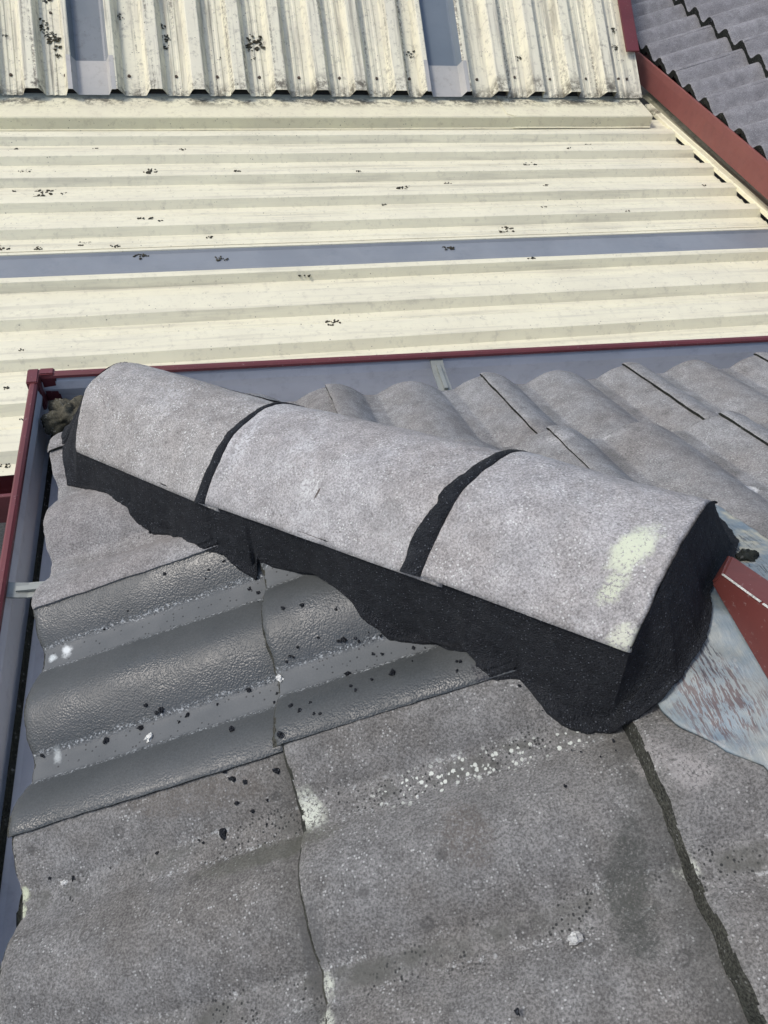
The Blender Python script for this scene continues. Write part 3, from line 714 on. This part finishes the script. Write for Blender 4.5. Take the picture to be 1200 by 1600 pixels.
# ------------------------------------------------------------------ cream lower roof (ribs run left to right)
def sheet(name, pts, A0, A1, mat, lab, th=.0012, nseg=60, parent=None, cat='roof sheet', group=None, swx=0.0):
    # pts: (y, z) profile, extruded from x=A0 to x=A1 as a thin folded steel sheet
    P = []; R = []
    for k in range(nseg+1):
        rp = []; rr = []
        for y, z in pts:
            x = A0+(A1+.0645*(2.7-y)-A0)*k/nseg
            w = .0012*fbm(x, y, 0, 2.2, 2)
            rp.append(Vector((x, y, z+w))); rr.append(Vector((x, y, z+w-th)))
        P.append(rp); R.append(rr)
    V, F = slab(P, R)
    o = mesh_obj(name, V, F, mat, parent, smooth=False); fixn(o)
    if lab: tag(o, lab, cat, group)
    return o
ZT, ZP = -.70, -.733
def ribs(tops, y_start, y_end, pan=ZP):
    # tops: (far edge, width, run)
    pts = [(y_start, pan)]
    for fe, w, run in tops:
        pts += [(fe+run, pan), (fe+.001, ZT-.001), (fe-.003, ZT), (fe-w+.003, ZT), (fe-w, ZT-.001), (fe-w-run, pan)]
        mid = fe-w-run-.045
        if mid-.02 > y_end: pts += [(mid+.012, pan), (mid+.006, pan+.003), (mid-.006, pan+.003), (mid-.012, pan)]
    pts.append((y_end, pan)); return pts
GL = 'cream ribbed sheets of the lower roof'
XL, XR = -2.2, 2.812
s1 = sheet('roof_sheet', [(2.86, -.712), (2.732, -.712)]+ribs([(2.715, .05, .02), (2.527, .05, .02), (2.330, .05, .02), (2.122, .05, .02), (1.918, .05, .02)], 2.86, 1.765)[2:], XL, XR, M['cream_low'], 'cream ribbed sheet of the lower roof, between apron flashing and horizontal skylight strip', group=GL)
s2p = [(1.765, ZP-.002), (1.722, ZP-.002), (1.704, ZT-.001), (1.701, ZT), (1.688, ZT+.0005), (1.686, ZT-.012)]
s2 = sheet('roof_sheet', s2p, XL, XR, M['cream_low'], 'narrow cream rib along the upper edge of the horizontal skylight strip', group=GL)
sk = sheet('skylight_strip', [(1.69, ZT-.004), (1.683, ZT-.002), (1.675, ZT-.010), (1.62, ZT-.013), (1.57, ZT-.013), (1.545, ZT-.010), (1.536, ZT-.002), (1.53, ZT-.004)], XL, XR+.03, M['sky_low'], 'long blue grey translucent skylight strip running left to right in the lower cream roof', cat='skylight')
nearp = [(1.542, ZT-.012), (1.538, ZT-.0005), (1.534, ZT+.001), (1.510, ZT+.001), (1.506, ZT), (1.500, ZT-.012), (1.490, ZP)]+ribs([(1.385, .10, .022), (1.168, .10, .022), (.955, .10, .022), (.74, .09, .022)], 1.45, .585)
s3 = sheet('roof_sheet', nearp, XL, 3.2, M['cream_low'], 'cream ribbed sheet of the lower roof just behind the far gutter', group=GL)
def lichen_on(parent, c, r, zoff=0.0, seed=0, seg=None, flat=(1, 1), slope=0.0):
    # a broken ring of small black crusts lying on a sheet
    rr = random.Random(seed); bm = bmesh.new(); n = int(10+r*700)
    for _ in range(n):
        a = rr.random()*2*pi; q = r*(.55+.45*rr.random()) if rr.random() < .7 else r*rr.random()*.6
        if noise.noise(Vector((cos(a)*1.3, sin(a)*1.3, seed*1.7))) < -.12: continue
        s = r*rr.uniform(.07, .22)+.0012
        mt = Matrix.Translation((cos(a)*q*flat[0], sin(a)*q*flat[1], slope*sin(a)*q*flat[1]+.0008)) @ Matrix.Rotation(rr.random()*3, 4, 'Z') @ Matrix.Diagonal((s, s*rr.uniform(.5, 1), .0015+s*.15, 1))
        bmesh.ops.create_icosphere(bm, subdivisions=1, radius=1, matrix=mt)
    for v in bm.verts: v.co += Vector((fbm(v.co.x, v.co.y, seed, 200, 2), fbm(v.co.y, v.co.x, seed, 200, 2), 0))*r*.12
    me = D.meshes.new('lichen_patch'); bm.to_mesh(me); bm.free(); me.materials.append(M['lichen'])
    o = D.objects.new('lichen_patch', me); link(o, parent); o.location = Vector(c)-Vector(parent.location)
LOW = [[-0.394, 2.212, -0.733, 0.0378], [-0.532, 2.605, -0.733, 0.0231], [0.07, 2.321, -0.7, 0.0225], [0.04, 1.983, -0.733, 0.0212], [-0.198, 1.802, -0.733, 0.0226], [-0.362, 1.784, -0.733, 0.0124], [-0.483, 1.797, -0.733, 0.0197], [0.322, 1.629, -0.71, 0.02], [1.185, 2.201, -0.733, 0.0237], [1.882, 2.406, -0.733, 0.0255], [1.562, 1.805, -0.733, 0.0281], [0.324, 2.839, -0.733, 0.0095], [0.463, 2.796, -0.733, 0.0126], [0.687, 1.168, -0.7007, 0.0208], [0.629, 1.498, -0.716, 0.0174], [0.022, 1.663, -0.71, 0.0197], [1.412, 2.228, -0.733, 0.0121], [1.893, 2.191, -0.733, 0.0123], [2.289, 2.614, -0.733, 0.0135], [1.81, 1.997, -0.733, 0.0118], [1.576, 1.525, -0.699, 0.0106], [1.25, 1.642, -0.71, 0.0186], [0.441, 2.309, -0.7, 0.0115], [0.212, 2.524, -0.7001, 0.0118], [-0.461, 2.405, -0.733, 0.0195], [-0.078, 1.78, -0.733, 0.0126], [0.295, 1.819, -0.733, 0.013], [-0.496, 2.228, -0.733, 0.0108], [-0.292, 2.203, -0.733, 0.0108], [1.065, 2.049, -0.733, 0.0086], [0.1, 1.905, -0.7, 0.0078], [2.681, 2.097, -0.7, 0.0094], [2.17, 1.878, -0.7, 0.0088], [-0.362, 0.624, -0.733, 0.0112], [-0.335, 0.816, -0.733, 0.0079], [-0.386, 0.929, -0.7, 0.008], [-0.356, 1.116, -0.7, 0.0063], [2.126, 2.501, -0.7, 0.0098], [0.993, 2.292, -0.7, 0.0089], [-0.176, 2.61, -0.733, 0.0088]]
def zprof(pts, y):
    for (a, za), (b, zb) in zip(pts, pts[1:]):
        if b <= y <= a: return za+(zb-za)*(a-y)/max(1e-6, a-b)
    return ZP
far_p = [(2.86, -.712), (2.732, -.712)]+ribs([(2.715, .05, .02), (2.527, .05, .02), (2.330, .05, .02), (2.122, .05, .02), (1.918, .05, .02)], 2.86, 1.765)[2:]
for i, (x, y, z, r) in enumerate(LOW):
    p = s3 if y < 1.53 else (sk if y < 1.69 else s1)
    lichen_on(p, (x, y, z+.0005), r*1.2, seed=i+1, flat=(1.25, .75))
# apron flashing in two lapped lengths
def apron(x0, x1, lab, dz=0.0, xs=0.0):
    pts = [(3.05, -.640+dz), (2.93, -.648+dz), (2.79, -.654+dz), (2.766, -.655+dz), (2.762, -.660+dz), (2.757, -.706+dz), (2.748, -.709+dz)]
    P = []; R = []
    for k in range(41):
        rp = []; rr = []
        for y, z in pts:
            xa = x0+(xs if y > 2.78 else 0); x = xa+(x1-xa)*k/40
            w = .0015*fbm(x, y, 5, 3, 2); rp.append(Vector((x, y, z+w))); rr.append(Vector((x, y, z+w-.0015)))
        P.append(rp); R.append(rr)
    V, F = slab(P, R); o = mesh_obj('apron_flashing', V, F, M['cream_flash'], smooth=False); fixn(o); tag(o, lab, 'flashing'); return o
apron(XL, 1.94, 'long cream apron flashing below the open ends of the upper ribbed sheets')
apron(1.905, 2.70, 'short cream apron flashing at right, lapped over the longer one beside the valley', .003, -.035)
# near edge of the cream roof: red gutter far down at left
gutter('gutter', (-2.2, .505, -.735), (3.2, .495, -.735), (0, 1, 0), 'red gutter of the cream roof, seen at the far left edge below the left gutter', 'red', M['red'], wd=.11, dp=.10)
carport = empty('cream_building', (.3, 1.9, -3.3)); tag(carport, 'low building under the cream ribbed steel roof', 'building')
box('wall', (-2.1, .75, -3.295), (2.7, 4.6, -.86), M['wall'], carport)
for yy in (.7, 1.5, 2.3): box('purlin', (-2.15, yy, -.84), (2.72, yy+.05, -.765), M['sark'], carport)

# ------------------------------------------------------------------ cream upper roof (ribs run towards the camera)
SL = radians(33); US = Vector((0, cos(SL), sin(SL))); WS = Vector((0, -sin(SL), cos(SL)))
OS = Vector((0, 2.95, -.635))
RH, RT, RBS = .050, .028, .052     # rib height, half top, half base
def upsheet(name, pts, mat, lab, L=1.9, start=0.0, grp=None, nseg=40, th=.0012, cat='roof sheet', parent=None, colend=None):
    P = []; R = []
    for k in range(nseg+1):
        s = start+(L-start)*k/nseg; rp = []; rr = []
        for x, h in pts:
            w = .001*fbm(x, s, 1, 3, 2)
            e = (.0018*math.sin(x*120) if k == 0 and h < .01 else 0)
            rp.append(OS+Vector((x, 0, 0))+US*(s)+WS*(h+w+e*0)); rr.append(rp[-1]-WS*th)
        P.append(rp); R.append(rr)
    V, F = slab(P, R); o = mesh_obj(name, V, F, mat, parent, smooth=False); fixn(o)
    if lab: tag(o, lab, cat, grp)
    return o
def ribpts(xs, xa, xb, skew=0.0):
    pts = [(xa, 0)]
    for i, x in enumerate(xs):
        pts += [(x-RBS, 0), (x-RT-.001, RH-.001), (x-RT+.002, RH), (x+RT-.002, RH), (x+RT+.001, RH-.001), (x+RBS-skew, 0)]
        nx = xs[i+1] if i+1 < len(xs) else xb+RBS
        a, b = x+RBS, min(nx-RBS, xb)
        for q in (.33, .66):
            m = a+(b-a)*q
            if b-a > .06: pts += [(m-.010, 0), (m-.005, .0035), (m+.005, .0035), (m+.010, 0)]
    pts.append((xb, 0)); return pts
GU = 'cream ribbed sheets of the upper roof'
RX = [-1.03, -.83, -.633, -.441]
u1 = upsheet('roof_sheet', ribpts(RX, -1.25, -.315)+[(-.300, 0), (-.281, RH-.001), (-.277, RH), (-.262, RH), (-.258, RH-.003)], M['cream_up'], 'cream ribbed upper sheet at the top left, left of the dirty skylight', grp=GU)
u2 = upsheet('roof_sheet', [(-.088, RH-.003), (-.084, RH), (-.062, RH), (-.058, RH-.001), (-.030, 0)]+ribpts([.119, .319, .518, .718, .923, 1.121, 1.331], -.02, 1.435)+[(1.445, 0), (1.463, RH-.001), (1.467, RH), (1.487, RH), (1.491, RH-.003)], M['cream_up'], 'wide run of cream ribbed upper sheets between the two vertical skylights', grp=GU)
u3 = upsheet('roof_sheet', [(1.679, RH-.003), (1.683, RH), (1.705, RH), (1.709, RH-.001), (1.728, 0)]+ribpts([1.884, 2.090, 2.298, 2.508], 1.74, 2.66, skew=.018)+[(2.670, 0), (2.716, .004), (2.718, .0), (2.72, -.05)], M['cream_up'], 'cream ribbed upper sheets right of the clean skylight, next to the valley', grp=GU)
def skyl(x0, x1, mat, lab):
    r = upsheet('skylight', [(x0, RH-.001), (x0+.004, RH-.006), (x0+.02, .006), (x0+.03, .004), (x1-.03, .004), (x1-.02, .006), (x1-.004, RH-.006), (x1, RH-.001)], mat, lab, start=.14, cat='skylight')
    e = upsheet('end_flap', [(x0-.018, RH+.0015), (x0+.002, RH+.0015), (x0+.020, .0105), (x1-.020, .0105), (x1-.002, RH+.0015), (x1+.018, RH+.0015)], M['sky_end'], None, L=.17, start=-.004, parent=r, nseg=4)
    return r
skyl(-.262, -.084, M['sky_up'], 'dirty blue grey skylight strip with black spots at the top left of the upper roof')
skyl(1.487, 1.683, M['sky_up2'], 'clean slate blue skylight strip in the middle of the upper roof')
SC = [[-0.538, .1], [-0.296, .1], [-0.005, .1], [0.216, .1], [0.413, .1], [0.62, .1], [0.818, .1], [1.026, .1], [1.22, .1], [1.395, .1], [1.765, .1], [1.979, .115], [2.181, .105], [2.393, .11], [2.590, .112], [2.64, .112], [-.73, .1], [-.338, .42]]
for x, s in SC:
    p = u1 if x < -.2 else (u2 if x < 1.5 else u3)
    bm = bmesh.new(); bmesh.ops.create_cone(bm, cap_ends=True, segments=10, radius1=.0085, radius2=.006, depth=.006)
    bmesh.ops.transform(bm, matrix=Matrix.Rotation(SL, 4, 'X'), verts=bm.verts)
    me = D.meshes.new('screw'); bm.to_mesh(me); bm.free(); me.materials.append(M['screw'])
    o = D.objects.new('screw', me); link(o, p); o.location = OS+Vector((x, 0, 0))+US*s+WS*.004-Vector(p.location)
for i, (x, s, r) in enumerate([(.622, .29, .055), (.60, .26, .03), (1.426, .24, .032), (1.909, .34, .026), (2.016, .225, .02), (-.383, .36, .035), (-.319, .27, .05), (-.36, .31, .03), (-.022, .41, .018), (.182, .30, .03), (.18, .26, .02), (.175, .36, .02), (1.475, .15, .018), (-.28, .22, .016), (-.35, .5, .03), (.32, .42, .02), (.60, .2, .014), (-.55, .3, .014), (.43, .2, .012), (2.60, .3, .02), (2.61, .4, .02), (-.32, .2, .014)]):
    p = u1 if x < -.2 else (u2 if x < 1.5 else u3)
    lichen_on(p, OS+Vector((x, 0, 0))+US*s+WS*.0025, r, seed=60+i, flat=(.9, .75), slope=.65)
# dark sarking set close behind the open rib ends to stand for shade inside
up = empty('upper_building', (.8, 4.2, -3.3)); tag(up, 'building under the steep cream ribbed roof at the top of the picture', 'building')
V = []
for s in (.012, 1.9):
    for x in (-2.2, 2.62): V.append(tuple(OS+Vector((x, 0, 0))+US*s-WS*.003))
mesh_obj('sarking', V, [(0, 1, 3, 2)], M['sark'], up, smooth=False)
# red barge capping at the right edge of the upper sheets
bc = []
def upbox(name, x0, x1, h0, h1, s0, s1, mat, lab=None, cat=None, parent=None):
    V = [tuple(OS+Vector((x, 0, 0))+US*s+WS*h) for x in (x0, x1) for s in (s0, s1) for h in (h0, h1)]
    F = [(0, 1, 3, 2), (4, 6, 7, 5), (0, 4, 5, 1), (2, 3, 7, 6), (0, 2, 6, 4), (1, 5, 7, 3)]
    o = mesh_obj(name, V, F, mat, parent, smooth=False); fixn(o)
    if lab: tag(o, lab, cat)
    return o
upbox('barge_capping', 2.648, 2.722, .026, .038, .255, 1.9, M['red'], 'dark red metal capping on the right edge of the upper cream roof', 'capping')

# ------------------------------------------------------------------ valley flashing, far gutter, far tiled roof
vf = []
for k in range(61):
    y = 3.02-k/60*2.2; vf.append([Vector((x, y, z+.0015*fbm(x, y, 0, 6, 2))) for x, z in ((2.982-.0645*y, -.712), (2.984-.0645*y, -.698), (2.988-.0645*y, -.6945), (3.012-.0645*y, -.6925), (3.016-.0645*y, -.690), (3.020-.0645*y, -.691))])
V, F = slab(vf, [[p-Vector((0, 0, .002)) for p in r] for r in vf]); o = mesh_obj('valley_flashing', V, F, M['cream_flash'], smooth=False); fixn(o); tag(o, 'bright cream edge strip over the rib ends beside the far red gutter', 'flashing')
vf = []
for k in range(61):
    y = 3.16-k/60*2.35; vf.append([Vector((x, y, z+.0015*fbm(x, y, 0, 6, 2))) for x, z in ((3.019-.0645*y, -.693), (3.03-.0645*y, -.700), (3.06-.0645*y, -.700), (3.11-.0645*y, -.66))])
V, F = slab(vf, [[p-Vector((0, 0, .002)) for p in r] for r in vf]); o = mesh_obj('valley_tray', V, F, M['valley'], smooth=False); fixn(o); tag(o, 'olive valley tray with gutter shade in its colour, between the bright strip and the far red gutter', 'flashing')
gutter('gutter', (2.838, 3.52, -.548), (2.846, .9, -.497), (1, 0, 0), 'broad brick red gutter running diagonally under the far tiled roof', 'red', M['red_far'], wd=.12, dp=.115, matred=M['red_far'])
KC = 1.18
FC = Frame((2.865, 0, -.530), (CP, 0, SP), (0, -1, 0))
GC = 'tiles of the far roof'
for e in range(3):
    for k in range(9):
        v0 = -4.35+.356*k
        u0 = .365*e
        if e == 2 and k > 7: continue
        o = tile('roof_tile', FC, u0, v0, M['far'], wid=.356, L=.47, g=.365, H=.052, T=.045, th=.044, nu=14, nv=48, seed=50+e+k*2.1, edgemat=M['moss'], du=random.uniform(-.004, .004), clip=(((0, .95, 0), (0, -1, 0)),))
        tag(o, 'grey tile with mossy black edge on the far roof, %s row up from the red gutter, %s from the top' % (ORD[e], ORD[k]), 'roof tile', GC)
fh = empty('far_house', (4.6, 2.6, -3.3)); tag(fh, 'house under the far grey tiled roof at the top right', 'house')
box('wall', (3.2, .9, -3.295), (6, 4.6, -.75), M['wall'], fh)
box('fascia', (2.95, .9, -.72), (2.975, 4.5, -.545), M['red_far'], fh)
V = [(2.96, .9, -.55), (2.96, 4.5, -.55), (5.2, .9, -.55+2.24*TP), (5.2, 4.5, -.55+2.24*TP)]
mesh_obj('sarking', V, [(0, 1, 3, 2)], M['sark'], fh, smooth=False)

# ------------------------------------------------------------------ loose crumbs and chips
CRUMBS = [[0.4191, -0.6678, 5], [0.3767, -0.6424, 4], [0.2941, -0.7012, 4], [0.2304, -0.708, 5], [0.2391, -0.7195, 4], [0.2426, -0.6632, 4], [0.1914, -0.6177, 3], [0.1606, -0.6041, 5], [0.1343, -0.6149, 4], [0.0909, -0.6168, 4], [0.155, -0.6053, 3], [0.2654, -0.6112, 4], [0.2981, -0.6265, 2], [0.2932, -0.6366, 2], [0.296, -0.668, 5], [0.3793, -0.6018, 4], [0.3741, -0.6017, 3], [0.3267, -0.5946, 2], [0.3381, -0.5503, 3], [0.3158, -0.5458, 3], [0.3973, -0.6666, 2], [0.2864, -0.7251, 4], [0.2233, -0.7645, 6], [0.2571, -0.7537, 3], [0.2704, -0.769, 2], [0.2022, -0.7683, 2], [0.1527, -0.764, 3], [0.0589, -0.7638, 3], [0.0329, -0.7575, 2], [0.2413, -0.7425, 3], [0.2523, -0.7261, 3], [0.1717, -0.4204, 3], [0.0857, -0.46, 2], [0.1193, -0.4491, 2], [0.3302, -0.6726, 2], [0.3175, -0.6789, 3], [0.3091, -0.6687, 3], [0.3312, -0.6887, 2], [0.0119, -0.6113, 3], [0.1975, -0.7642, 2], [0.3782, -0.6746, 2], [0.3204, -0.6023, 2], [0.3125, -0.6051, 2], [0.3162, -0.6006, 2], [0.3376, -0.6911, 2], [0.1811, -0.6232, 2], [0.1427, -0.5949, 3], [0.2279, -0.6161, 2], [0.351, -0.5917, 2], [0.3923, -0.6036, 2], [0.3751, -0.6665, 2], [0.1499, -0.3193, 3], [0.1565, -0.3195, 3], [0.1658, -0.3275, 2], [0.4512, -0.987, 3], [0.546, -0.8293, 2], [0.2737, -0.7477, 2], [0.3958, -0.607, 2], [0.2303, -0.4332, 2], [0.3754, -0.5689, 2], [0.5475, -0.757, 1], [0.5879, -0.8104, 1], [0.2251, -0.4419, 2], [0.4811, -0.691, 2], [0.5552, -0.7497, 1], [0.2909, -0.4812, 3], [0.4185, -0.6298, 2], [0.5061, -0.7252, 1], [0.4079, -0.6019, 1], [0.603, -0.8087, 1], [0.4091, -0.626, 2], [0.262, -0.4762, 1], [0.4206, -0.6087, 2], [0.2168, -0.4211, 1], [0.5859, -0.7788, 1], [0.6074, -0.7977, 2], [0.4007, -0.6118, 1], [0.4841, -0.6797, 2], [0.5763, -0.7986, 1], [0.5703, -0.7937, 1], [0.5385, -0.737, 1], [0.5373, -0.7231, 2], [0.2797, -0.4713, 3], [0.4874, -0.6815, 2], [0.2521, -0.4296, 3], [0.5492, -0.7479, 1], [0.4525, -0.6345, 2], [0.2807, -0.471, 3], [0.2895, -0.4986, 1], [0.4443, -0.6572, 1], [0.4643, -0.6387, 1]]
for i, (x, y, r) in enumerate(CRUMBS):
    s = r*.00088
    o = lump('mortar_crumb', (x, y, zA(x, y)+s*.3), (s, s*random.uniform(.65, 1), s*.6), M['crumb'], seed=i*1.3, sub=2, rough=.9, rot=random.random()*6)
    tag(o, 'small black mortar crumb lying on the near slope of tiles', 'crumb', 'black mortar crumbs')
CHIPS = [[0.5173, -0.9469, 7, 'largest white chip, lying on the bottom centre tile'], [0.1448, -0.6313, 6, 'white chip in the lower trough of the left wet tile'], [0.3021, -0.6194, 5, 'white chip at the corner between the two wet tiles'], [0.0489, -0.7656, 4, 'white chip on the lower left tile near the gutter'], [0.4197, -0.7942, 2, 'tiny pale chip just right of the white lichen dots']]
for i, (x, y, r, lab) in enumerate(CHIPS):
    s = r*.00085; o = lump('pale_chip', (x, y, zA(x, y)+s*.3), (s, s*.8, s*.5), M['chip'], seed=i*2.3+1, sub=2, rough=1.0, rot=i); tag(o, lab, 'chip')
# curled brown scrap on the middle cap
